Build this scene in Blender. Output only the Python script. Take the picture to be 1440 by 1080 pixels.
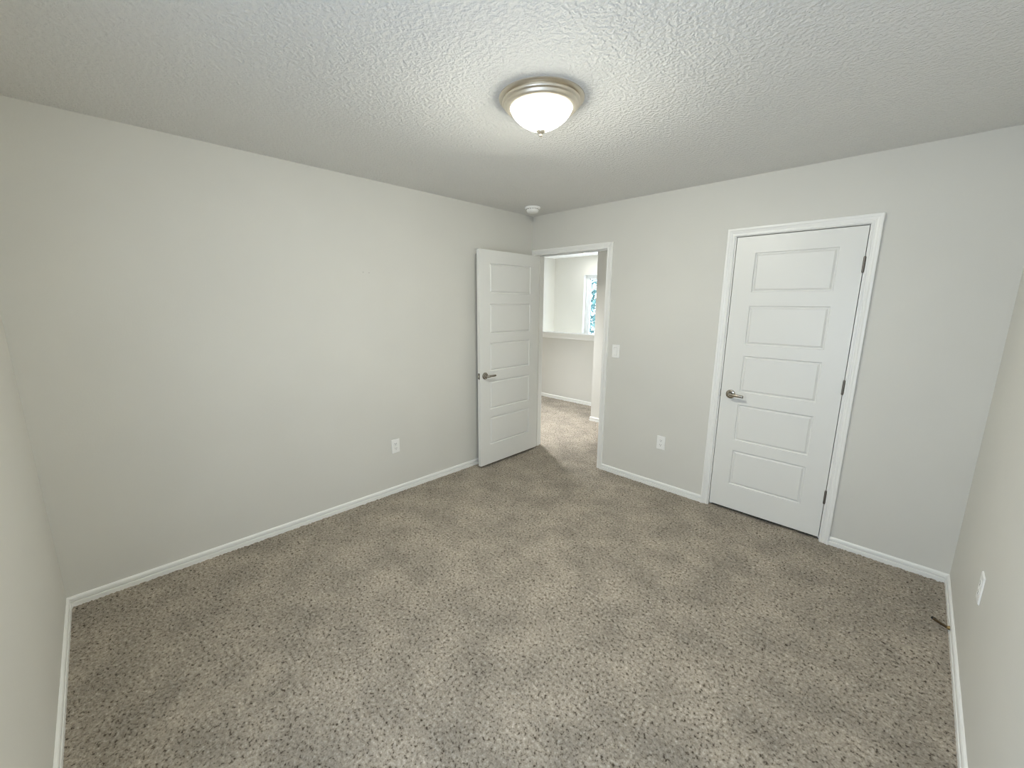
import bpy, bmesh, math, random
import numpy as np
from mathutils import Vector, Matrix

for o in list(bpy.data.objects):
    bpy.data.objects.remove(o, do_unlink=True)
S = bpy.context.scene
COL = S.collection
R = math.radians

# ------------------------------------------------------------------ camera
W, L, H = 3.2953, 3.5941, 2.4526          # room: wall_left x=0, wall_back y=0, wall_right x=W, wall_front y=-L
cam_d = bpy.data.cameras.new('camera')
cam = bpy.data.objects.new('camera', cam_d)
COL.objects.link(cam)
yaw, pitch, roll, foc = 0.778981, -0.195107, 0.007014, 575.602
fwd = Vector((-math.sin(yaw) * math.cos(pitch), math.cos(yaw) * math.cos(pitch), math.sin(pitch)))
rgt = Vector((math.cos(yaw), math.sin(yaw), 0))
upv = rgt.cross(fwd)
r2 = rgt * math.cos(roll) + upv * math.sin(roll)
u2 = -rgt * math.sin(roll) + upv * math.cos(roll)
M = Matrix(((r2.x, u2.x, -fwd.x), (r2.y, u2.y, -fwd.y), (r2.z, u2.z, -fwd.z))).to_4x4()
M.translation = Vector((2.9708, -3.3005, 1.5852))
cam.matrix_world = M
cam_d.sensor_fit = 'HORIZONTAL'
cam_d.sensor_width = 36.0
cam_d.lens = foc / 1440.0 * 36.0
cam_d.clip_start = 0.02
S.camera = cam

# ------------------------------------------------------------------ colour management, sky, daylight
S.view_settings.view_transform = 'Standard'
S.view_settings.look = 'None'
S.view_settings.exposure = 0.0
S.view_settings.gamma = 1.0
S.view_settings.use_curve_mapping = False
S.cycles.use_denoising = True
S.cycles.max_bounces = 14
S.cycles.diffuse_bounces = 10
S.cycles.sample_clamp_direct = 6.0
S.cycles.filter_width = 1.2

LAMP_STRENGTH = 150.0
LAMP_COLOR = (1.0, 0.988, 0.865)
SKY_STRENGTH = 7.0
SKY_COLOR = (0.72, 0.77, 1.0)
STAIR_LAMP_W = 4.0
HALL_LAMP_W = 285.0
HALL_END_LAMP_W = 120.0
FOYER_W = 47.0

world = bpy.data.worlds.new('overcast_sky')
S.world = world
world.use_nodes = True
bg = world.node_tree.nodes['Background']
bg.inputs['Color'].default_value = (*SKY_COLOR, 1)
bg.inputs['Strength'].default_value = SKY_STRENGTH

# bedroom window in the front wall, stairwell window in the far wall (openings)
BWIN = (1.95, 3.12, 0.55, 1.98)        # x0 x1 z0 z1 in wall_front
SY = 3.30                               # far wall of the stairwell
SWIN = (-1.655, -0.68, 0.93, 2.112)     # x0 x1 z0 z1 in the far wall


def portal(name, loc, rot, sx, sy):
    l = bpy.data.lights.new(name, 'AREA')
    l.shape = 'RECTANGLE'
    l.size, l.size_y = sx, sy
    l.cycles.is_portal = True
    o = bpy.data.objects.new(name, l)
    o.location = loc
    o.rotation_euler = rot
    COL.objects.link(o)
    return o


portal('bedroom_window_daylight', ((BWIN[0] + BWIN[1]) / 2, -L - 0.13, (BWIN[2] + BWIN[3]) / 2), (R(90), 0, 0), BWIN[1] - BWIN[0], BWIN[3] - BWIN[2])
portal('stair_window_daylight', ((SWIN[0] + SWIN[1]) / 2, SY + 0.16, (SWIN[2] + SWIN[3]) / 2), (R(-90), 0, 0), SWIN[1] - SWIN[0], SWIN[3] - SWIN[2])


# ------------------------------------------------------------------ materials
def new_mat(name):
    m = bpy.data.materials.new(name)
    m.use_nodes = True
    nt = m.node_tree
    return m, nt, nt.nodes['Principled BSDF']


def noise(nt, scale, detail=2.0, rough=0.5, coord='Object'):
    tc = nt.nodes.new('ShaderNodeTexCoord')
    n = nt.nodes.new('ShaderNodeTexNoise')
    n.inputs['Scale'].default_value = scale
    n.inputs['Detail'].default_value = detail
    n.inputs['Roughness'].default_value = rough
    nt.links.new(tc.outputs[coord], n.inputs['Vector'])
    return n


def ramp(nt, src, stops):
    r = nt.nodes.new('ShaderNodeValToRGB')
    e = r.color_ramp.elements
    while len(e) < len(stops):
        e.new(0.5)
    for k, (p, c) in enumerate(stops):
        e[k].position = p
        e[k].color = (*c, 1) if len(c) == 3 else c
    nt.links.new(src, r.inputs['Fac'])
    return r


def bump(nt, bsdf, height, strength, dist):
    b = nt.nodes.new('ShaderNodeBump')
    b.inputs['Strength'].default_value = strength
    b.inputs['Distance'].default_value = dist
    nt.links.new(height, b.inputs['Height'])
    nt.links.new(b.outputs['Normal'], bsdf.inputs['Normal'])
    return b


def paint(name, col, rough=0.6, tex=90.0, bstr=0.2, bdist=0.001, var=0.02):
    m, nt, b = new_mat(name)
    n = noise(nt, 1.7, 2)
    lo = tuple(c * (1 - var) for c in col)
    hi = tuple(min(1, c * (1 + var)) for c in col)
    r = ramp(nt, n.outputs['Fac'], [(0.3, lo), (0.7, hi)])
    nt.links.new(r.outputs['Color'], b.inputs['Base Color'])
    b.inputs['Roughness'].default_value = rough
    n2 = noise(nt, tex, 3, 0.55)
    bump(nt, b, n2.outputs['Fac'], bstr, bdist)
    return m


M_WALL = paint('greige_wall_paint', (0.690, 0.680, 0.637), 0.62, 110, 0.25, 0.0012)
M_HALL = paint('hall_wall_paint', (0.690, 0.680, 0.637), 0.62, 110, 0.25, 0.0012)
M_TRIM = paint('white_trim_paint', (0.88, 0.88, 0.855), 0.35, 40, 0.0, 0.0004, 0.006)
M_DOOR = paint('white_door_paint', (0.80, 0.80, 0.775), 0.38, 260, 0.0, 0.0004, 0.006)
M_PLATE = paint('white_plate_plastic', (0.90, 0.90, 0.88), 0.3, 50, 0.0, 0.0001, 0.005)
M_DETECT = paint('white_detector_plastic', (0.92, 0.92, 0.90), 0.4, 50, 0.0, 0.0001, 0.005)


def ceiling_mat():
    m, nt, b = new_mat('knockdown_ceiling_paint')
    n = noise(nt, 1.3, 2)
    r = ramp(nt, n.outputs['Fac'], [(0.3, (0.765, 0.76, 0.74)), (0.7, (0.785, 0.78, 0.76))])
    nt.links.new(r.outputs['Color'], b.inputs['Base Color'])
    b.inputs['Roughness'].default_value = 0.75
    n2 = noise(nt, 62, 3, 0.55)
    r2_ = ramp(nt, n2.outputs['Fac'], [(0.40, (0, 0, 0)), (0.62, (1, 1, 1))])
    bump(nt, b, r2_.outputs['Color'], 0.9, 0.0032)
    return m


M_CEIL = ceiling_mat()


def carpet_mat():
    m, nt, b = new_mat('flecked_frieze_carpet')
    n1 = noise(nt, 72, 4, 0.7)
    r1 = ramp(nt, n1.outputs['Fac'], [(0.355, (0.065, 0.049, 0.033)), (0.43, (0.300, 0.262, 0.211)), (0.60, (0.435, 0.389, 0.325)), (0.70, (0.60, 0.55, 0.48))])
    n2 = noise(nt, 4.5, 3, 0.55)
    r2_ = ramp(nt, n2.outputs['Fac'], [(0.32, (0.80, 0.80, 0.80)), (0.68, (1.16, 1.15, 1.14))])
    mx = nt.nodes.new('ShaderNodeMix')
    mx.data_type = 'RGBA'
    mx.blend_type = 'MULTIPLY'
    mx.inputs['Factor'].default_value = 1.0
    nt.links.new(r1.outputs['Color'], mx.inputs[6])
    nt.links.new(r2_.outputs['Color'], mx.inputs[7])
    nt.links.new(mx.outputs[2], b.inputs['Base Color'])
    b.inputs['Roughness'].default_value = 0.95
    b.inputs['Specular IOR Level'].default_value = 0.1
    b.inputs['Sheen Weight'].default_value = 0.15
    n3 = noise(nt, 210, 3, 0.6)
    bump(nt, b, n3.outputs['Fac'], 0.7, 0.004)
    return m


M_CARPET = carpet_mat()


def metal(name, col, rough):
    m, nt, b = new_mat(name)
    b.inputs['Metallic'].default_value = 1.0
    n = noise(nt, 30, 2)
    r = ramp(nt, n.outputs['Fac'], [(0.3, tuple(c * 0.95 for c in col)), (0.7, col)])
    nt.links.new(r.outputs['Color'], b.inputs['Base Color'])
    b.inputs['Roughness'].default_value = rough
    return m


M_NICKEL = metal('satin_nickel', (0.44, 0.41, 0.36), 0.15)
M_LAMPRING = metal('brushed_nickel_lamp', (0.80, 0.74, 0.64), 0.40)
M_HINGE = metal('dull_hinge_metal', (0.23, 0.21, 0.19), 0.45)
M_BRONZE = metal('dark_bronze', (0.16, 0.115, 0.07), 0.35)
M_BRASS = metal('aged_brass', (0.34, 0.25, 0.12), 0.35)


def plain(name, col, rough=0.5):
    m, nt, b = new_mat(name)
    n = noise(nt, 20, 2)
    r = ramp(nt, n.outputs['Fac'], [(0.3, tuple(c * 0.93 for c in col)), (0.7, col)])
    nt.links.new(r.outputs['Color'], b.inputs['Base Color'])
    b.inputs['Roughness'].default_value = rough
    return m


M_DARK = plain('dark_slot', (0.06, 0.055, 0.05))
M_RUBBER = plain('black_rubber', (0.02, 0.02, 0.02), 0.7)
M_FRAME = plain('white_vinyl_frame', (0.80, 0.82, 0.82), 0.35)
M_BARK = plain('grey_bark', (0.22, 0.19, 0.15), 0.9)


def leaf_mat():
    m, nt, b = new_mat('green_leaves')
    n = noise(nt, 9, 2)
    r = ramp(nt, n.outputs['Fac'], [(0.35, (0.025, 0.075, 0.06)), (0.65, (0.12, 0.26, 0.22))])
    nt.links.new(r.outputs['Color'], b.inputs['Base Color'])
    b.inputs['Roughness'].default_value = 0.5
    return m


M_LEAF = leaf_mat()


def glass_mat():
    m = bpy.data.materials.new('clear_window_glass')
    m.use_nodes = True
    nt = m.node_tree
    nt.nodes.clear()
    out = nt.nodes.new('ShaderNodeOutputMaterial')
    tr = nt.nodes.new('ShaderNodeBsdfTransparent')
    tr.inputs['Color'].default_value = (0.90, 0.97, 0.97, 1)
    gl = nt.nodes.new('ShaderNodeBsdfGlossy')
    gl.inputs['Roughness'].default_value = 0.02
    mx = nt.nodes.new('ShaderNodeMixShader')
    mx.inputs['Fac'].default_value = 0.06
    nt.links.new(tr.outputs[0], mx.inputs[1])
    nt.links.new(gl.outputs[0], mx.inputs[2])
    nt.links.new(mx.outputs[0], out.inputs['Surface'])
    return m


M_GLASS = glass_mat()


def glow_mat(name, col, strength):
    m, nt, b = new_mat(name)
    b.inputs['Base Color'].default_value = (0.9, 0.88, 0.84, 1)
    b.inputs['Roughness'].default_value = 0.4
    b.inputs['Emission Color'].default_value = (*col, 1)
    b.inputs['Emission Strength'].default_value = strength
    return m


M_BOWL = glow_mat('lit_frosted_glass', LAMP_COLOR, LAMP_STRENGTH)
# the bulbs sit low in the bowl: the rim of the glass glows less than its bottom
nt_ = M_BOWL.node_tree
tc_ = nt_.nodes.new('ShaderNodeTexCoord')
sp_ = nt_.nodes.new('ShaderNodeSeparateXYZ')
mr_ = nt_.nodes.new('ShaderNodeMapRange')
mr_.inputs['From Min'].default_value = -0.050
mr_.inputs['From Max'].default_value = -0.095
mr_.inputs['To Min'].default_value = LAMP_STRENGTH * 0.95
mr_.inputs['To Max'].default_value = LAMP_STRENGTH
nt_.links.new(tc_.outputs['Object'], sp_.inputs[0])
nt_.links.new(sp_.outputs['Z'], mr_.inputs['Value'])
nt_.links.new(mr_.outputs['Result'], nt_.nodes['Principled BSDF'].inputs['Emission Strength'])


# ------------------------------------------------------------------ mesh helpers
def link(name, me, mat=None, parent=None, smooth=False):
    o = bpy.data.objects.new(name, me)
    COL.objects.link(o)
    if mat is not None:
        me.materials.append(mat)
    if parent is not None:
        o.parent = parent
    if smooth:
        for p in me.polygons:
            p.use_smooth = True
    return o


def obj(name, bm, mat, parent=None, smooth=False, bevel=0.0, autosmooth=None, recalc=True):
    if recalc:
        bmesh.ops.recalc_face_normals(bm, faces=bm.faces)
    me = bpy.data.meshes.new(name)
    bm.to_mesh(me)
    bm.free()
    o = link(name, me, mat, parent, smooth)
    if autosmooth is not None:
        for p in me.polygons:
            p.use_smooth = True
        me.set_sharp_from_angle(angle=R(autosmooth))
    if bevel > 0:
        b = o.modifiers.new('bevel', 'BEVEL')
        b.width = bevel
        b.segments = 2
        b.limit_method = 'ANGLE'
        b.angle_limit = R(40)
    return o


def box(bm, x0, x1, y0, y1, z0, z1):
    vs = [bm.verts.new((x, y, z)) for z in (z0, z1) for y in (y0, y1) for x in (x0, x1)]
    for f in ((0, 2, 3, 1), (4, 5, 7, 6), (0, 1, 5, 4), (2, 6, 7, 3), (0, 4, 6, 2), (1, 3, 7, 5)):
        bm.faces.new([vs[i] for i in f])
    return vs


def lathe(bm, prof, n=64, center=(0, 0, 0), mat=None):
    """revolve (r, z) pairs about z"""
    rings = []
    for r, z in prof:
        if r < 1e-6:
            rings.append([bm.verts.new((0, 0, z))])
        else:
            rings.append([bm.verts.new((r * math.cos(2 * math.pi * k / n), r * math.sin(2 * math.pi * k / n), z)) for k in range(n)])
    for a, b in zip(rings, rings[1:]):
        for k in range(n):
            k2 = (k + 1) % n
            if len(a) == 1 and len(b) == 1:
                continue
            if len(a) == 1:
                bm.faces.new((a[0], b[k], b[k2]))
            elif len(b) == 1:
                bm.faces.new((a[k], b[0], a[k2]))
            else:
                bm.faces.new((a[k], b[k], b[k2], a[k2]))
    return [v for r_ in rings for v in r_]


def sweep(bm, path, prof, to3, closed_prof=False, inward=1):
    """sweep profile (offset, height) along a 2D path with mitres; to3(a, b, h) maps path plane coords + height to 3D."""
    pts = [Vector(p) for p in path]
    rows = []
    for i, p in enumerate(pts):
        d1 = (p - pts[i - 1]).normalized() if i > 0 else None
        d2 = (pts[i + 1] - p).normalized() if i < len(pts) - 1 else None
        n1 = Vector((-d1.y, d1.x)) * inward if d1 else None
        n2 = Vector((-d2.y, d2.x)) * inward if d2 else None
        if n1 is None:
            m = n2
        elif n2 is None:
            m = n1
        else:
            m = (n1 + n2)
            m = m / max(1e-6, m.dot(n1))
        rows.append([bm.verts.new(to3(p.x + m.x * o, p.y + m.y * o, h)) for o, h in prof])
    k = len(prof)
    for a, b in zip(rows, rows[1:]):
        for j in range(k - 1):
            bm.faces.new((a[j], a[j + 1], b[j + 1], b[j]))
        bm.faces.new((a[k - 1], a[0], b[0], b[k - 1]))
    bm.faces.new(rows[0])
    bm.faces.new(list(reversed(rows[-1])))


def structure(o, label=None):
    o['kind'] = 'structure'
    if label:
        o['label'] = label
    return o


def tag(o, label, cat, group=None):
    o['label'] = label
    o['category'] = cat
    if group:
        o['group'] = group
    return o


def empty(name, loc=(0, 0, 0), rot=(0, 0, 0)):
    o = bpy.data.objects.new(name, None)
    o.empty_display_size = 0.05
    o.location = loc
    o.rotation_euler = rot
    COL.objects.link(o)
    return o


# ------------------------------------------------------------------ room shell
T = 0.115
HX0 = -2.36
JL, JR, JT = 0.064, 0.892, 2.068          # hall doorway clear opening
CL, CR, CT = 1.9530, 2.6790, 2.0580       # closet doorway clear opening
JB = 0.018                                # jamb board thickness
Z0 = -0.05

bm = bmesh.new()
box(bm, -T, 0, -L - T, T, Z0, H + 0.05)
wl = structure(obj('wall_left', bm, M_WALL), 'long bare greige wall on the left')

bm = bmesh.new()
for k, (x, z) in enumerate([(-1.8585, 1.8005), (-1.8130, 1.7985)]):
    box(bm, -0.0005, 0.0006, x - 0.0025, x + 0.0025, z - 0.002, z + 0.002)
obj('nail_holes', bm, plain('nail_hole_grey', (0.22, 0.21, 0.18)), wl)

bm = bmesh.new()
xs = [0, JL - JB, JR + JB, CL - JB, CR + JB, W + T]
box(bm, xs[0], xs[1], 0, T, Z0, H + 0.05)
box(bm, xs[1], xs[2], 0, T, JT + JB, H + 0.05)
box(bm, xs[2], xs[3], 0, T, Z0, H + 0.05)
box(bm, xs[3], xs[4], 0, T, CT + JB, H + 0.05)
box(bm, xs[4], xs[5], 0, T, Z0, H + 0.05)
structure(obj('wall_back', bm, M_WALL), 'greige wall with the open doorway and the closed closet door')

bm = bmesh.new()
box(bm, W, W + T, -L - T, 0, Z0, H + 0.05)
structure(obj('wall_right', bm, M_WALL), 'greige wall at the right edge of the room')

bm = bmesh.new()
x0, x1, z0, z1 = BWIN
box(bm, 0, x0, -L - T, -L, Z0, H + 0.05)
box(bm, x1, W, -L - T, -L, Z0, H + 0.05)
box(bm, x0, x1, -L - T, -L, Z0, z0)
box(bm, x0, x1, -L - T, -L, z1, H + 0.05)
structure(obj('wall_front', bm, M_WALL), 'greige wall at the left edge of the picture')

bm = bmesh.new()
box(bm, 0, W, -L, 0, H, H + 0.1)
structure(obj('ceiling', bm, M_CEIL), 'textured bedroom ceiling')


def carpet(name, x0, x1, y0, y1, step, amp, seed, label):
    rng = np.random.default_rng(seed)
    nx, ny = int((x1 - x0) / step) + 1, int((y1 - y0) / step) + 1
    X, Y = np.meshgrid(np.linspace(x0, x1, nx), np.linspace(y0, y1, ny))
    Zr = rng.random((ny, nx))
    Z = amp * (Zr ** 0.7 - 0.62)
    jx = (rng.random((ny, nx)) - 0.5) * step * 0.7
    jy = (rng.random((ny, nx)) - 0.5) * step * 0.7
    jx[:, 0] = jx[:, -1] = 0
    jy[0, :] = jy[-1, :] = 0
    co = np.stack([X + jx, Y + jy, Z], -1).reshape(-1, 3).astype(np.float32)
    idx = np.arange(nx * ny).reshape(ny, nx)
    q = np.stack([idx[:-1, :-1], idx[:-1, 1:], idx[1:, 1:], idx[1:, :-1]], -1).reshape(-1, 4).astype(np.int32)
    me = bpy.data.meshes.new(name)
    me.vertices.add(len(co))
    me.vertices.foreach_set('co', co.ravel())
    me.loops.add(q.size)
    me.loops.foreach_set('vertex_index', q.ravel())
    me.polygons.add(len(q))
    me.polygons.foreach_set('loop_start', np.arange(0, q.size, 4, dtype=np.int32))
    me.polygons.foreach_set('loop_total', np.full(len(q), 4, dtype=np.int32))
    me.update(calc_edges=True)
    me.validate()
    o = link(name, me, M_CARPET, smooth=True)
    structure(o, label)
    return o


carpet('floor', 0, W, -L, T / 2, 0.0065, 0.010, 3, 'brown flecked carpet of the bedroom')
carpet('floor_hall', -2.36, 3.4, T / 2 - 0.012, 2.05, 0.012, 0.010, 5, 'brown flecked carpet of the hall')

bm = bmesh.new()
box(bm, -T, W + T, -L - T, T, -0.09, -0.03)
box(bm, HX0 - T, 3.52, T, 2.165, -0.09, -0.03)
structure(obj('floor_slab', bm, M_TRIM), 'floor slab under the carpet')

# ---- baseboards
BB = [(0.0, 0.0), (0.0135, 0.0), (0.0135, 0.0275), (0.0125, 0.0295), (0.0025, 0.0310), (0.0020, 0.0365), (0.0110, 0.0385), (0.0115, 0.0420), (0.0110, 0.0520), (0.0080, 0.0580), (0.0030, 0.0615), (0.0, 0.0615)]


def board(name, p0, p1, label, m0=True, m1=True):
    """straight run, room on the left of p0->p1; ends mitred inwards when m0 / m1"""
    b_ = bmesh.new()
    P0, P1 = Vector(p0), Vector(p1)
    d = (P1 - P0).normalized()
    n = Vector((-d.y, d.x))
    rows = []
    for P, mit, s in ((P0, m0, 1), (P1, m1, -1)):
        rows.append([b_.verts.new((P.x + n.x * o + d.x * s * (o if mit == 1 else (-o if mit == -1 else 0)),
                                   P.y + n.y * o + d.y * s * (o if mit == 1 else (-o if mit == -1 else 0)), h - 0.004)) for o, h in BB])
    k = len(BB)
    a, b = rows
    for j in range(k):
        j2 = (j + 1) % k
        b_.faces.new((a[j], a[j2], b[j2], b[j]))
    b_.faces.new(a)
    b_.faces.new(list(reversed(b)))
    return structure(obj(name, b_, M_TRIM), label)


OCL, OCR, OCT = 1.8939, 2.7357, 2.1137       # closet casing outer
ODL, ODR, ODT = 0.0035, 0.9550, 2.1215       # doorway casing outer
# room is to the left when walking: left wall from back to front is +x on the left? (walking -y: left is +x)
board('baseboard_left', (0, 0), (0, -L), 'white baseboard along the left wall', 1, 1)
board('baseboard_front', (0, -L), (W, -L), 'white baseboard at the left edge of the picture', 1, 1)
board('baseboard_right', (W, -L), (W, 0), 'white baseboard at the right edge of the picture', 1, 1)
board('baseboard_back', (W, 0), (OCR, 0), 'short white baseboard right of the closet door', 1, 0)
board('baseboard_back', (OCL, 0), (ODR, 0), 'white baseboard between the doorway and the closet', 0, 0)

# ---- door casings (trim) with jambs
CP = [(0.0, 0.0), (0.0, 0.009), (0.003, 0.0115), (0.009, 0.0115), (0.012, 0.0085), (0.018, 0.0085), (0.022, 0.0115), (0.032, 0.0135), (0.036, 0.0165), (0.041, 0.0175), (0.049, 0.0175), (0.052, 0.015), (0.052, 0.0)]


def casing(name, xl, xr, zt, width, front_y, label, jl, jr, jt, stop_y):
    """xl/xr/zt: inner edge of the casing; jl/jr/jt: clear opening"""
    sc = width / 0.052
    b_ = bmesh.new()
    prof = [(o * sc, h) for o, h in CP]
    # bedroom side, path in (x, z); outward is on the left when going up the left side
    sweep(b_, [(xl, -0.004), (xl, zt), (xr, zt), (xr, -0.004)], prof, lambda a, b, h: (a, front_y - h, b), inward=1)
    o = obj(name, b_, M_TRIM)
    structure(o, label)
    b_ = bmesh.new()
    box(b_, jl - JB, jl, 0.0, T, -0.004, jt + JB)
    box(b_, jr, jr + JB, 0.0, T, -0.004, jt + JB)
    box(b_, jl, jr, 0.0, T, jt, jt + JB)
    obj('jamb', b_, M_TRIM, o, bevel=0.0012)
    b_ = bmesh.new()
    s0, s1 = stop_y
    box(b_, jl, jl + 0.011, s0, s1, -0.004, jt - 0.011)
    box(b_, jr - 0.011, jr, s0, s1, -0.004, jt - 0.011)
    box(b_, jl, jr, s0, s1, jt - 0.011, jt)
    obj('door_stop_strip', b_, M_TRIM, o, bevel=0.001)
    return o


trim1 = casing('trim_1', 0.0550, 0.9005, 2.0665, 0.0535, 0.0, 'white casing around the open doorway', JL, JR, JT, (0.040, 0.075))
trim2 = casing('trim_2', 1.9455, 2.6845, 2.0620, 0.0515, 0.0, 'white casing around the closed closet door', CL, CR, CT, (0.040, 0.075))
# hall side casing of the doorway
b_ = bmesh.new()
sweep(b_, [(0.900, -0.004), (0.900, 2.073), (0.056, 2.073), (0.056, -0.004)], CP, lambda a, b, h: (a, T + h, b), inward=-1)
obj('hall_casing', b_, M_TRIM, trim1)


# ------------------------------------------------------------------ doors
PANELS_Z = [(0.201, 0.476), (0.556, 0.834), (0.929, 1.199), (1.281, 1.557), (1.653, 1.920)]   # above the slab's bottom edge
DH, DT = 2.032, 0.035


def door_slab(name, w, p0, p1, hinge_right):
    """slab in local coords: x 0..w, y 0..DT, z 0..DH with five grooved panels on both faces"""
    b_ = bmesh.new()
    xs_ = [0, p0, p1, w]
    zs_ = [0.005] + [v for p in PANELS_Z for v in p] + [DH]
    rings = [(0.0, 0.0), (0.0018, 0.0070), (0.0058, 0.0108), (0.0098, 0.0108), (0.0188, 0.0034), (0.0206, 0.0016)]

    def face_side(y, s):
        g = {}
        for i, x in enumerate(xs_):
            for j, z in enumerate(zs_):
                g[i, j] = b_.verts.new((x, y, z))
        for i in range(3):
            for j in range(len(zs_) - 1):
                if i == 1 and j % 2 == 1:
                    prev = [g[1, j], g[2, j], g[2, j + 1], g[1, j + 1]]
                    za, zb = zs_[j], zs_[j + 1]
                    for off, dep in rings[1:]:
                        cur = [b_.verts.new((x, y + s * dep, z)) for x, z in ((p0 + off, za + off), (p1 - off, za + off), (p1 - off, zb - off), (p0 + off, zb - off))]
                        for k in range(4):
                            k2 = (k + 1) % 4
                            b_.faces.new((prev[k], prev[k2], cur[k2], cur[k]))
                        prev = cur
                    b_.faces.new(prev)
                else:
                    b_.faces.new((g[i, j], g[i + 1, j], g[i + 1, j + 1], g[i, j + 1]))
        return g
    ga = face_side(0.0, 1)
    gb = face_side(DT, -1)
    n = len(zs_)
    for i in range(3):
        b_.faces.new((ga[i, 0], ga[i + 1, 0], gb[i + 1, 0], gb[i, 0]))
        b_.faces.new((ga[i, n - 1], ga[i + 1, n - 1], gb[i + 1, n - 1], gb[i, n - 1]))
    for j in range(n - 1):
        b_.faces.new((ga[0, j], ga[0, j + 1], gb[0, j + 1], gb[0, j]))
        b_.faces.new((ga[3, j], ga[3, j + 1], gb[3, j + 1], gb[3, j]))
    return obj(name, b_, M_DOOR)


def tube(b_, pts, rad, n=12, flat=1.0, upax=Vector((0, 0, 1))):
    """tube through pts, cross-section ellipse rad x rad*flat (flat along the axis normal to upax)"""
    rows = []
    P = [Vector(p) for p in pts]
    for i, p in enumerate(P):
        d = (P[min(i + 1, len(P) - 1)] - P[max(i - 1, 0)]).normalized()
        side = d.cross(upax)
        side.normalize()
        up_ = side.cross(d)
        rr = rad[i] if isinstance(rad, (list, tuple)) else rad
        rows.append([b_.verts.new(p + side * (math.cos(2 * math.pi * k / n) * rr * flat) + up_ * (math.sin(2 * math.pi * k / n) * rr)) for k in range(n)])
    for a, b in zip(rows, rows[1:]):
        for k in range(n):
            k2 = (k + 1) % n
            b_.faces.new((a[k], a[k2], b[k2], b[k]))
    b_.faces.new(list(reversed(rows[0])))
    b_.faces.new(rows[-1])


def lever_handle(parent, x, z, dirx, face_y, out, label=None):
    """round rose + lever on a door face; dirx: lever direction along x, out: -1/+1 y direction away from the face"""
    b_ = bmesh.new()
    vs = lathe(b_, [(0.0, -0.002), (0.033, -0.002), (0.033, 0.004), (0.0315, 0.008), (0.027, 0.0105), (0.015, 0.0115), (0.014, 0.014), (0.0125, 0.022), (0.0, 0.022)], 40)
    Mr = Matrix.Rotation(R(90) * (1 if out < 0 else -1), 4, 'X')
    bmesh.ops.transform(b_, matrix=Matrix.Translation((x, face_y, z)) @ Mr, verts=b_.verts)
    h_ = obj('door_handle', b_, M_NICKEL, parent, autosmooth=35)
    if label:
        h_['label'] = label
    b_ = bmesh.new()
    o = out
    pts = [(x, face_y + o * 0.012, z), (x, face_y + o * 0.034, z), (x + dirx * 0.003, face_y + o * 0.043, z), (x + dirx * 0.010, face_y + o * 0.049, z),
           (x + dirx * 0.020, face_y + o * 0.051, z + 0.0005), (x + dirx * 0.050, face_y + o * 0.051, z + 0.0005), (x + dirx * 0.085, face_y + o * 0.049, z - 0.0005), (x + dirx * 0.097, face_y + o * 0.0475, z - 0.001), (x + dirx * 0.100, face_y + o * 0.047, z - 0.001)]
    tube(b_, pts, [0.0110, 0.0110, 0.0112, 0.0112, 0.0108, 0.0102, 0.0100, 0.0098, 0.0080], 16, 0.72)
    obj('lever', b_, M_NICKEL, h_, autosmooth=40)
    return h_


def hinge(parent, x, y, z, leaf_dx, leaf_y):
    b_ = bmesh.new()
    for k in range(5):
        za = z - 0.0445 + k * 0.0178
        lathe_pts = [(0.0, za), (0.0062, za), (0.0065, za + 0.001), (0.0065, za + 0.0165), (0.0062, za + 0.0174), (0.0, za + 0.0174)]
        v0 = len(b_.verts)
        vs = lathe(b_, lathe_pts, 14)
        bmesh.ops.translate(b_, verts=vs, vec=(x, y, 0))
    vs = lathe(b_, [(0.0, z - 0.049), (0.003, z - 0.0485), (0.0048, z - 0.0462), (0.0048, z - 0.044), (0.0, z - 0.044)], 12)
    bmesh.ops.translate(b_, verts=vs, vec=(x, y, 0))
    vs = lathe(b_, [(0.0, z + 0.044), (0.0048, z + 0.044), (0.0048, z + 0.0462), (0.003, z + 0.0485), (0.0, z + 0.049)], 12)
    bmesh.ops.translate(b_, verts=vs, vec=(x, y, 0))
    xa, xb = sorted((x, x + leaf_dx))
    box(b_, xa, xb, y, leaf_y, z - 0.0445, z + 0.0445)
    return obj('hinge', b_, M_HINGE, parent, autosmooth=40)


# closet door: closed, hinged on its right side, opening into the bedroom
d2 = door_slab('door_2', 0.717, 0.1255, 0.590, True)
d2.location = (1.9580, 0.001, 0.0200)
structure(d2, 'closed white five-panel closet door in the back wall')
d2['category'] = 'door'
lever_handle(d2, 0.0685, 0.905, 1, 0.0, -1, 'nickel lever handle on the closed closet door')
for zz in (1.807, 1.0525, 0.3005):
    hinge(d2, 0.7188, -0.0065, zz, 0.0, 0.004)
b_ = bmesh.new()
box(b_, -0.0034, -0.0006, -0.0022, 0.0195, 0.905 - 0.029, 0.905 + 0.029)
obj('strike_plate', b_, M_HINGE, d2)

# hall door: swung open against the left wall.  local x runs hinge -> free edge, local y 0 is the face seen from the room
ang = math.atan2(-0.8153, 0.0113)
d1 = door_slab('door_1', 0.8153, 0.1280, 0.6900, False)
d1.location = (0.1222, -0.0316, 0.0200)
# local +y must point to wall_left (-x): rotate x axis to (-y), then local y -> +x ; mirror by swapping faces
d1.rotation_euler = (0, 0, ang)
structure(d1, 'white five-panel hall door standing open along the left wall')
d1['category'] = 'door'
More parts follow.
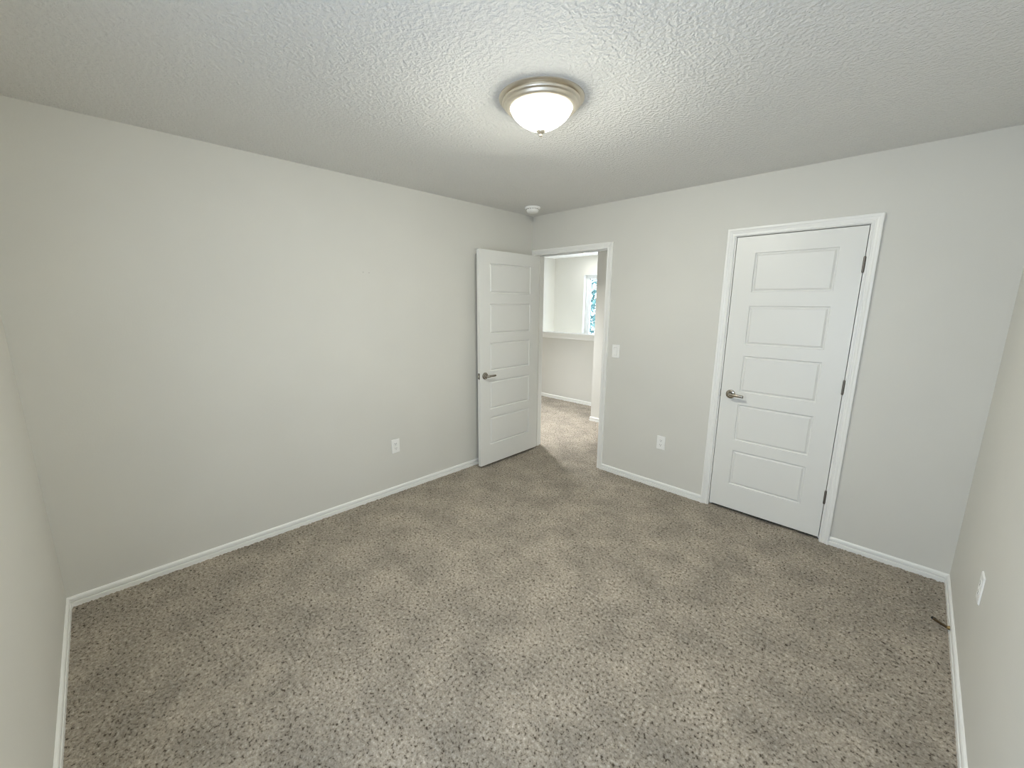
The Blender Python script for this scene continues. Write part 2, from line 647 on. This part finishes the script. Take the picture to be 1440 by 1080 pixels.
# local +y after this rotation is +x (towards the room): shift slab so its room face is at the measured line
for v in d1.data.vertices:
    v.co.y -= DT
lever_handle(d1, 0.757, 0.893, -1, 0.0, 1, 'nickel lever handle on the room side of the open door')
lever_handle(d1, 0.757, 0.893, -1, -DT, -1)
b_ = bmesh.new()
box(b_, 0.8150, 0.8162, -DT / 2 - 0.0125, -DT / 2 + 0.0125, 0.893 - 0.028, 0.893 + 0.028)
lp = obj('latch_plate', b_, M_HINGE, d1)
b_ = bmesh.new()
box(b_, 0.8160, 0.8255, -DT / 2 - 0.0075, -DT / 2 + 0.0075, 0.893 - 0.010, 0.893 + 0.010)
obj('latch_bolt', b_, metal('bright_latch', (0.75, 0.72, 0.65), 0.25), lp, bevel=0.002)
for zz in (1.807, 1.0525, 0.3005):
    hinge(d1, -0.004, -DT - 0.004, zz, 0.0, -DT + 0.03)

# ------------------------------------------------------------------ ceiling light
LX, LY = 1.6655, -1.8090
light = empty('ceiling_light', (LX, LY, H))
tag(light, 'lit flush-mount ceiling lamp with nickel ring and white glass bowl', 'ceiling light')
b_ = bmesh.new()
lathe(b_, [(0.0, 0.0), (0.1845, 0.0), (0.1845, -0.0035), (0.181, -0.006), (0.1690, -0.0075), (0.1640, -0.0100), (0.1640, -0.0120), (0.1690, -0.0135), (0.1700, -0.0165), (0.1690, -0.0215), (0.1650, -0.0245),
           (0.1610, -0.0255), (0.1595, -0.0275), (0.1590, -0.0315), (0.1560, -0.0370), (0.1490, -0.0410), (0.1400, -0.0430), (0.1350, -0.0425), (0.1330, -0.0400), (0.1330, -0.030), (0.10, -0.012), (0.0, -0.010)], 96)
obj('ring', b_, M_LAMPRING, light, autosmooth=50)
b_ = bmesh.new()
prof = [(0.1320 * r_, -0.0405 - 0.0850 * d_) for d_, r_ in ((0, 1), (0.05, 0.997), (0.1, 0.988), (0.2, 0.958), (0.3, 0.912), (0.4, 0.852), (0.5, 0.780), (0.6, 0.695), (0.7, 0.595), (0.79, 0.490), (0.87, 0.375), (0.93, 0.265), (0.975, 0.150), (1.0, 0.0))]
lathe(b_, prof, 72)
bowl = obj('glass_bowl', b_, M_BOWL, light, smooth=True)
b_ = bmesh.new()
lathe(b_, [(0.0, -0.1245), (0.0190, -0.1250), (0.0190, -0.1275), (0.0150, -0.1330), (0.0085, -0.1365), (0.0055, -0.1385), (0.0070, -0.1405), (0.0078, -0.1440), (0.0062, -0.1480), (0.0030, -0.1500), (0.0, -0.1505)], 32)
obj('finial', b_, M_LAMPRING, light, autosmooth=50)

# ------------------------------------------------------------------ smoke detector
sd = empty('smoke_detector', (0.276, -0.317, H))
tag(sd, 'round white smoke detector on the ceiling above the open door', 'smoke detector')
b_ = bmesh.new()
lathe(b_, [(0.0, 0.0), (0.071, 0.0), (0.072, -0.004), (0.071, -0.014), (0.067, -0.017), (0.0, -0.017)], 48)
obj('base', b_, M_DETECT, sd, autosmooth=40)
b_ = bmesh.new()
lathe(b_, [(0.055, -0.016), (0.0555, -0.020), (0.056, -0.024), (0.055, -0.034), (0.050, -0.043), (0.042, -0.048), (0.0, -0.050)], 48)
obj('cover', b_, M_DETECT, sd, autosmooth=40)
b_ = bmesh.new()
for k in range(16):
    a = 2 * math.pi * k / 16
    vs = box(b_, 0.0535, 0.0562, -0.008, 0.008, -0.0215, -0.0185)
    bmesh.ops.rotate(b_, verts=vs, cent=(0, 0, 0), matrix=Matrix.Rotation(a, 3, 'Z'))
obj('vent_slots', b_, M_DARK, sd)


# ------------------------------------------------------------------ outlets and switch: local x along the wall, -y out of the wall
def outlet(loc, rz, label):
    e = empty('wall_outlet', loc, (0, 0, rz))
    tag(e, label, 'wall outlet', 'white duplex outlets low on the bedroom walls')
    b1 = bmesh.new()
    w, h = 0.0375, 0.0600
    vs = box(b1, -w, w, -0.0055, 0.0, -h, h)
    for v in vs:
        if v.co.y < -0.001:
            v.co.x *= 0.93
            v.co.z *= 0.955
    obj('cover_plate', b1, M_PLATE, e, bevel=0.0012)
    for s in (-1, 1):
        b1 = bmesh.new()
        n = 24
        ring = []
        for k in range(n):
            a = 2 * math.pi * k / n
            x = 0.0172 * math.cos(a)
            z = max(-0.0125, min(0.0125, 0.0172 * math.sin(a)))
            ring.append((x, z + s * 0.0195))
        va = [b1.verts.new((x, -0.0072, z)) for x, z in ring]
        vb = [b1.verts.new((x, -0.004, z)) for x, z in ring]
        b1.faces.new(va)
        for k in range(n):
            b1.faces.new((va[k], va[(k + 1) % n], vb[(k + 1) % n], vb[k]))
        rc = obj('receptacle', b1, M_PLATE, e)
        b1 = bmesh.new()
        zc = s * 0.0195
        box(b1, -0.0078, -0.0054, -0.0075, -0.006, zc + 0.0005, zc + 0.0085)
        box(b1, 0.0054, 0.0078, -0.0075, -0.006, zc - 0.0005, zc + 0.0085)
        box(b1, -0.0024, 0.0024, -0.0075, -0.006, zc - 0.0095, zc - 0.0050)
        obj('slots', b1, M_DARK, rc)
    return e


outlet((0.0, -1.669, 0.409), R(90), 'white duplex outlet on the bare left wall, left of the open door')
outlet((1.5225, 0.0, 0.413), 0.0, 'white duplex outlet on the back wall between doorway and closet')
outlet((W, -0.925, 0.470), R(-90), 'white duplex outlet on the right wall, seen almost edge-on')

sw = empty('light_switch', (1.0355, 0.0, 1.1625))
tag(sw, 'white rocker light switch on the wall right of the doorway', 'light switch')
b_ = bmesh.new()
vs = box(b_, -0.0375, 0.0375, -0.0055, 0.0, -0.060, 0.060)
for v in vs:
    if v.co.y < -0.001:
        v.co.x *= 0.93
        v.co.z *= 0.955
obj('cover_plate', b_, M_PLATE, sw, bevel=0.0012)
b_ = bmesh.new()
vv = [(-0.0165, -0.0058, -0.0335), (0.0165, -0.0058, -0.0335), (0.0165, -0.0058, 0.0335), (-0.0165, -0.0058, 0.0335)]
box(b_, -0.0172, 0.0172, -0.0060, -0.0045, -0.0345, 0.0345)
obj('switch_bezel', b_, plain('switch_gap', (0.55, 0.55, 0.52)), sw)
b_ = bmesh.new()
vs = box(b_, -0.0158, 0.0158, -0.0075, -0.0050, -0.0325, 0.0325)
for v in vs:
    if v.co.y < -0.006:
        v.co.y = -0.0115 if v.co.z < 0 else -0.0062
obj('rocker', b_, M_PLATE, sw, bevel=0.0008)

# ------------------------------------------------------------------ spring door stop on the right baseboard
ds = empty('spring_door_stop', (W - 0.013, -0.545, 0.034))
tag(ds, 'dark metal door stop sticking out of the right baseboard over the carpet', 'door stop')
b_ = bmesh.new()
lathe(b_, [(0.0, 0.0), (0.010, 0.0), (0.010, 0.003), (0.007, 0.007), (0.0055, 0.013), (0.0, 0.013)], 20)
Ms = Matrix.Rotation(R(-90), 4, 'Y')
bmesh.ops.transform(b_, matrix=Ms, verts=b_.verts)
obj('base', b_, M_BRASS, ds, autosmooth=40)
b_ = bmesh.new()
pts = []
N = 15 * 10
for k in range(N + 1):
    t = k / N
    a = 2 * math.pi * t * 15
    pts.append((-0.010 - 0.050 * t, 0.0052 * math.cos(a) + 0.020 * t, 0.0052 * math.sin(a) + 0.008 * t))
tube(b_, pts, 0.0021, 6, 1.0, Vector((1, 0.01, 0)))
obj('spring', b_, M_BRONZE, ds, smooth=True)
b_ = bmesh.new()
lathe(b_, [(0.0, 0.057), (0.0062, 0.057), (0.0068, 0.060), (0.0068, 0.070), (0.0055, 0.0735), (0.0, 0.0745)], 20)
bmesh.ops.transform(b_, matrix=Matrix.Translation((0.004, 0, 0.001)) @ Matrix.Rotation(R(-20), 4, 'Z') @ Matrix.Rotation(R(6), 4, 'Y') @ Ms, verts=b_.verts)
obj('rubber_tip', b_, M_RUBBER, ds, autosmooth=40)

# ------------------------------------------------------------------ bedroom window (behind the camera side)
b_ = bmesh.new()
x0, x1, z0, z1 = BWIN
fy0, fy1 = -L - 0.09, -L - 0.05
box(b_, x0, x0 + 0.045, fy0, fy1, z0, z1)
box(b_, x1 - 0.045, x1, fy0, fy1, z0, z1)
box(b_, x0, x1, fy0, fy1, z0, z0 + 0.05)
box(b_, x0, x1, fy0, fy1, z1 - 0.045, z1)
box(b_, x0, x1, fy0, fy1, (z0 + z1) / 2 - 0.022, (z0 + z1) / 2 + 0.022)
win2 = structure(obj('window_2', b_, M_FRAME), 'bedroom window in the wall behind the viewer')
b_ = bmesh.new()
box(b_, x0 + 0.04, x1 - 0.04, fy0 + 0.017, fy0 + 0.021, z0 + 0.04, z1 - 0.04)
obj('pane', b_, M_GLASS, win2)
b_ = bmesh.new()
box(b_, x0 - 0.03, x1 + 0.03, -L - 0.05, -L + 0.03, z0 - 0.02, z0)
obj('sill', b_, M_TRIM, win2, bevel=0.004)

# ------------------------------------------------------------------ hall and stairwell
HX = -2.36                                  # left wall of hall and stairwell
PY0, PY1 = 2.045, 2.165                     # pony wall
SX, SYF = -0.092, 1.352                     # outside corner of the hall wall stub

b_ = bmesh.new()
box(b_, HX - T, HX, T, SY + T, -1.3, H + 0.05)
box(b_, HX, -T, 0.0, T, Z0, H + 0.05)
structure(obj('wall_hall_left', b_, M_HALL), 'pale stairwell side wall seen beyond the doorway')
b_ = bmesh.new()
x0, x1, z0, z1 = SWIN
ST = 0.16
box(b_, HX, x0, SY, SY + ST, -1.3, H + 0.05)
box(b_, x1, 1.3, SY, SY + ST, -1.3, H + 0.05)
box(b_, x0, x1, SY, SY + ST, -1.3, z0)
box(b_, x0, x1, SY, SY + ST, z1, H + 0.05)
structure(obj('wall_stair_back', b_, M_HALL), 'pale stairwell wall with a window beyond the pony wall')
b_ = bmesh.new()
box(b_, HX, SX + 0.05, PY0, PY1, -1.3, 1.04)
structure(obj('wall_pony', b_, M_HALL), 'half-height hall wall below the white cap')
b_ = bmesh.new()
box(b_, SX, 1.36, SYF, SY, -1.3, H + 0.05)
structure(obj('wall_hall_right', b_, M_HALL), 'narrow hall wall end just inside the doorway')
b_ = bmesh.new()
box(b_, 1.24, 1.36, T, SYF, Z0, H + 0.05)
structure(obj('wall_hall_end', b_, M_HALL), 'end wall of the hall')
b_ = bmesh.new()
box(b_, 1.36, 3.5, 0.80, 0.92, Z0, H + 0.05)
box(b_, 3.41, 3.52, T, 0.80, Z0, H + 0.05)
structure(obj('wall_closet', b_, M_HALL), 'wall inside the closet')
b_ = bmesh.new()
box(b_, HX - T, 3.52, 0.0, SY + ST, H, H + 0.1)
structure(obj('ceiling_hall', b_, M_CEIL), 'bright hall ceiling seen through the doorway')
b_ = bmesh.new()
box(b_, HX, SX, PY1, SY, -1.3, -1.2)
structure(obj('floor_stair_closure', b_, M_CARPET), 'unseen slab added to close the stairwell below')  # added slab, out of view: keeps sky light from leaking into the stairwell

# pony wall cap
b_ = bmesh.new()
box(b_, HX, SX, PY0 - 0.030, PY1 + 0.030, 1.088, 1.118)
cap = structure(obj('trim_3', b_, M_TRIM, bevel=0.006), 'white wooden cap on the half-height hall wall')
b_ = bmesh.new()
for ya, s in ((PY0, -1), (PY1, 1)):
    pr = [(0, 1.020), (0.008, 1.020), (0.012, 1.026), (0.012, 1.050), (0.016, 1.062), (0.020, 1.076), (0.022, 1.088), (0, 1.088)]
    va = [b_.verts.new((HX, ya + s * o, z)) for o, z in pr]
    vb = [b_.verts.new((SX, ya + s * o, z)) for o, z in pr]
    for k in range(len(pr)):
        k2 = (k + 1) % len(pr)
        b_.faces.new((va[k], va[k2], vb[k2], vb[k]))
    b_.faces.new(va)
    b_.faces.new(vb)
box(b_, HX, SX, PY0, PY1, 1.04, 1.088)
obj('moulding', b_, M_TRIM, cap)

board('baseboard_hall', (SX, PY0), (HX, PY0), 'white baseboard along the half-height hall wall', 0, 0)
# stub: front run and the return round the outside corner
b_ = bmesh.new()
sweep(b_, [(1.24, SYF), (SX, SYF), (SX, PY0)], BB, lambda a, b, h: (a, b, h - 0.004), inward=1)
structure(obj('baseboard_hall', b_, M_TRIM), 'short white baseboard round the hall wall end')

# stairwell window
b_ = bmesh.new()
fy0, fy1 = SY + 0.085, SY + 0.135
fw = 0.062
box(b_, x0, x0 + fw, fy0, fy1, z0, z1)
box(b_, x1 - fw, x1, fy0, fy1, z0, z1)
box(b_, x0 + fw, x1 - fw, fy0, fy1, z0, z0 + fw)
box(b_, x0 + fw, x1 - fw, fy0, fy1, z1 - fw, z1)
win1 = structure(obj('window_1', b_, M_FRAME, bevel=0.004), 'stairwell window seen through the open doorway')
b_ = bmesh.new()
box(b_, x0 + fw - 0.012, x0 + fw + 0.022, fy0 + 0.012, fy1 - 0.004, z0 + fw - 0.02, z1 - fw + 0.02)
box(b_, x1 - fw - 0.022, x1 - fw + 0.012, fy0 + 0.012, fy1 - 0.004, z0 + fw - 0.02, z1 - fw + 0.02)
box(b_, x0 + fw, x1 - fw, fy0 + 0.012, fy1 - 0.004, z0 + fw - 0.012, z0 + fw + 0.022)
box(b_, x0 + fw, x1 - fw, fy0 + 0.012, fy1 - 0.004, z1 - fw - 0.022, z1 - fw + 0.012)
obj('sash', b_, M_FRAME, win1, bevel=0.002)
b_ = bmesh.new()
box(b_, x0 + fw, x1 - fw, fy0 + 0.026, fy0 + 0.030, z0 + fw, z1 - fw)
obj('pane', b_, M_GLASS, win1)

# recessed stair light, just peeking below the door head
SLX, SLY = -1.35, 2.84
sl = empty('recessed_light', (SLX, SLY, H))
tag(sl, 'small lit recessed ceiling light in the stairwell beyond the doorway', 'ceiling light')
b_ = bmesh.new()
lathe(b_, [(0.062, 0.0), (0.085, 0.0), (0.085, -0.004), (0.080, -0.007), (0.066, -0.008), (0.062, -0.004), (0.062, 0.0)], 40)
obj('trim_ring', b_, M_TRIM, sl, autosmooth=40)
b_ = bmesh.new()
lathe(b_, [(0.062, -0.003), (0.062, -0.005), (0.04, -0.011), (0.0, -0.013)], 32)
obj('lens', b_, glow_mat('lit_downlight_lens', (1.0, 0.88, 0.62), 30.0), sl, smooth=True)


def disk_lamp(name, loc, watts, col, size):
    l = bpy.data.lights.new(name, 'AREA')
    l.shape = 'DISK'
    l.size = size
    l.energy = watts
    l.color = col
    o = bpy.data.objects.new(name, l)
    o.location = loc
    COL.objects.link(o)
    return o


disk_lamp('stair_downlight', (SLX, SLY, H - 0.02), STAIR_LAMP_W, (0.97, 1.0, 1.0), 0.12)
fo = bpy.data.lights.new('foyer_daylight', 'AREA')       # daylight rising from the floor below through the open stairwell
fo.shape = 'RECTANGLE'
fo.size, fo.size_y = 2.1, 1.0
fo.energy = FOYER_W
fo.color = (0.90, 0.97, 1.0)
foo = bpy.data.objects.new('foyer_daylight', fo)
foo.location = (-1.25, 2.73, -1.15)
foo.rotation_euler = (R(180), 0, 0)
COL.objects.link(foo)
hl = bpy.data.lights.new('hall_downlight', 'SPOT')
hl.energy = HALL_LAMP_W
hl.color = (0.95, 0.98, 1.0)
hl.spot_size = R(106)
hl.spot_blend = 1.0
hl.shadow_soft_size = 0.06
hlo = bpy.data.objects.new('hall_downlight', hl)
hlo.location = (-0.75, 0.58, H - 0.02)
COL.objects.link(hlo)
he = bpy.data.lights.new('hall_end_downlight', 'SPOT')
he.energy = HALL_END_LAMP_W
he.color = (1.0, 0.98, 0.95)
he.spot_size = R(58)
he.spot_blend = 0.7
he.shadow_soft_size = 0.05
heo = bpy.data.objects.new('hall_end_downlight', he)
heo.location = (1.0, 1.15, H - 0.02)
heo.rotation_euler = (Vector((-0.75, 0.88, 0)) - Vector((1.0, 1.15, H - 0.02))).to_track_quat('-Z', 'Y').to_euler()
COL.objects.link(heo)

# ------------------------------------------------------------------ tree outside the stairwell window
tr = empty('tree', (-2.3, 6.3, -3.0))
tag(tr, 'leafy tree outside the stairwell window', 'tree')
rng = random.Random(11)
b_ = bmesh.new()
tube(b_, [(0, 0, 0), (0.02, 0.03, 1.5), (-0.03, 0, 3.0), (0.05, 0.02, 4.6), (0.0, 0.0, 6.2)], [0.12, 0.10, 0.08, 0.05, 0.02], 10, 1.0, Vector((0, 1, 0)))
obj('trunk', b_, M_BARK, tr, smooth=True)
b_ = bmesh.new()
for k in range(3800):
    while True:
        p = Vector((rng.uniform(-1, 1), rng.uniform(-1, 1), rng.uniform(-1, 1)))
        if p.length < 1:
            break
    c = Vector((p.x * 1.5, p.y * 1.2, 4.1 + p.z * 1.7))
    a = Vector((rng.uniform(-1, 1), rng.uniform(-1, 1), rng.uniform(-0.6, 0.6))).normalized()
    s_ = a.cross(Vector((rng.uniform(-1, 1), rng.uniform(-1, 1), rng.uniform(-1, 1)))).normalized()
    l_ = rng.uniform(0.05, 0.10)
    n_ = a.cross(s_)
    f = [b_.verts.new(c - a * l_), b_.verts.new(c + s_ * l_ * 0.45 + n_ * 0.008), b_.verts.new(c + a * l_), b_.verts.new(c - s_ * l_ * 0.45 + n_ * 0.008)]
    b_.faces.new(f)
obj('foliage', b_, M_LEAF, tr, recalc=False)
bpy.context.view_layer.update()
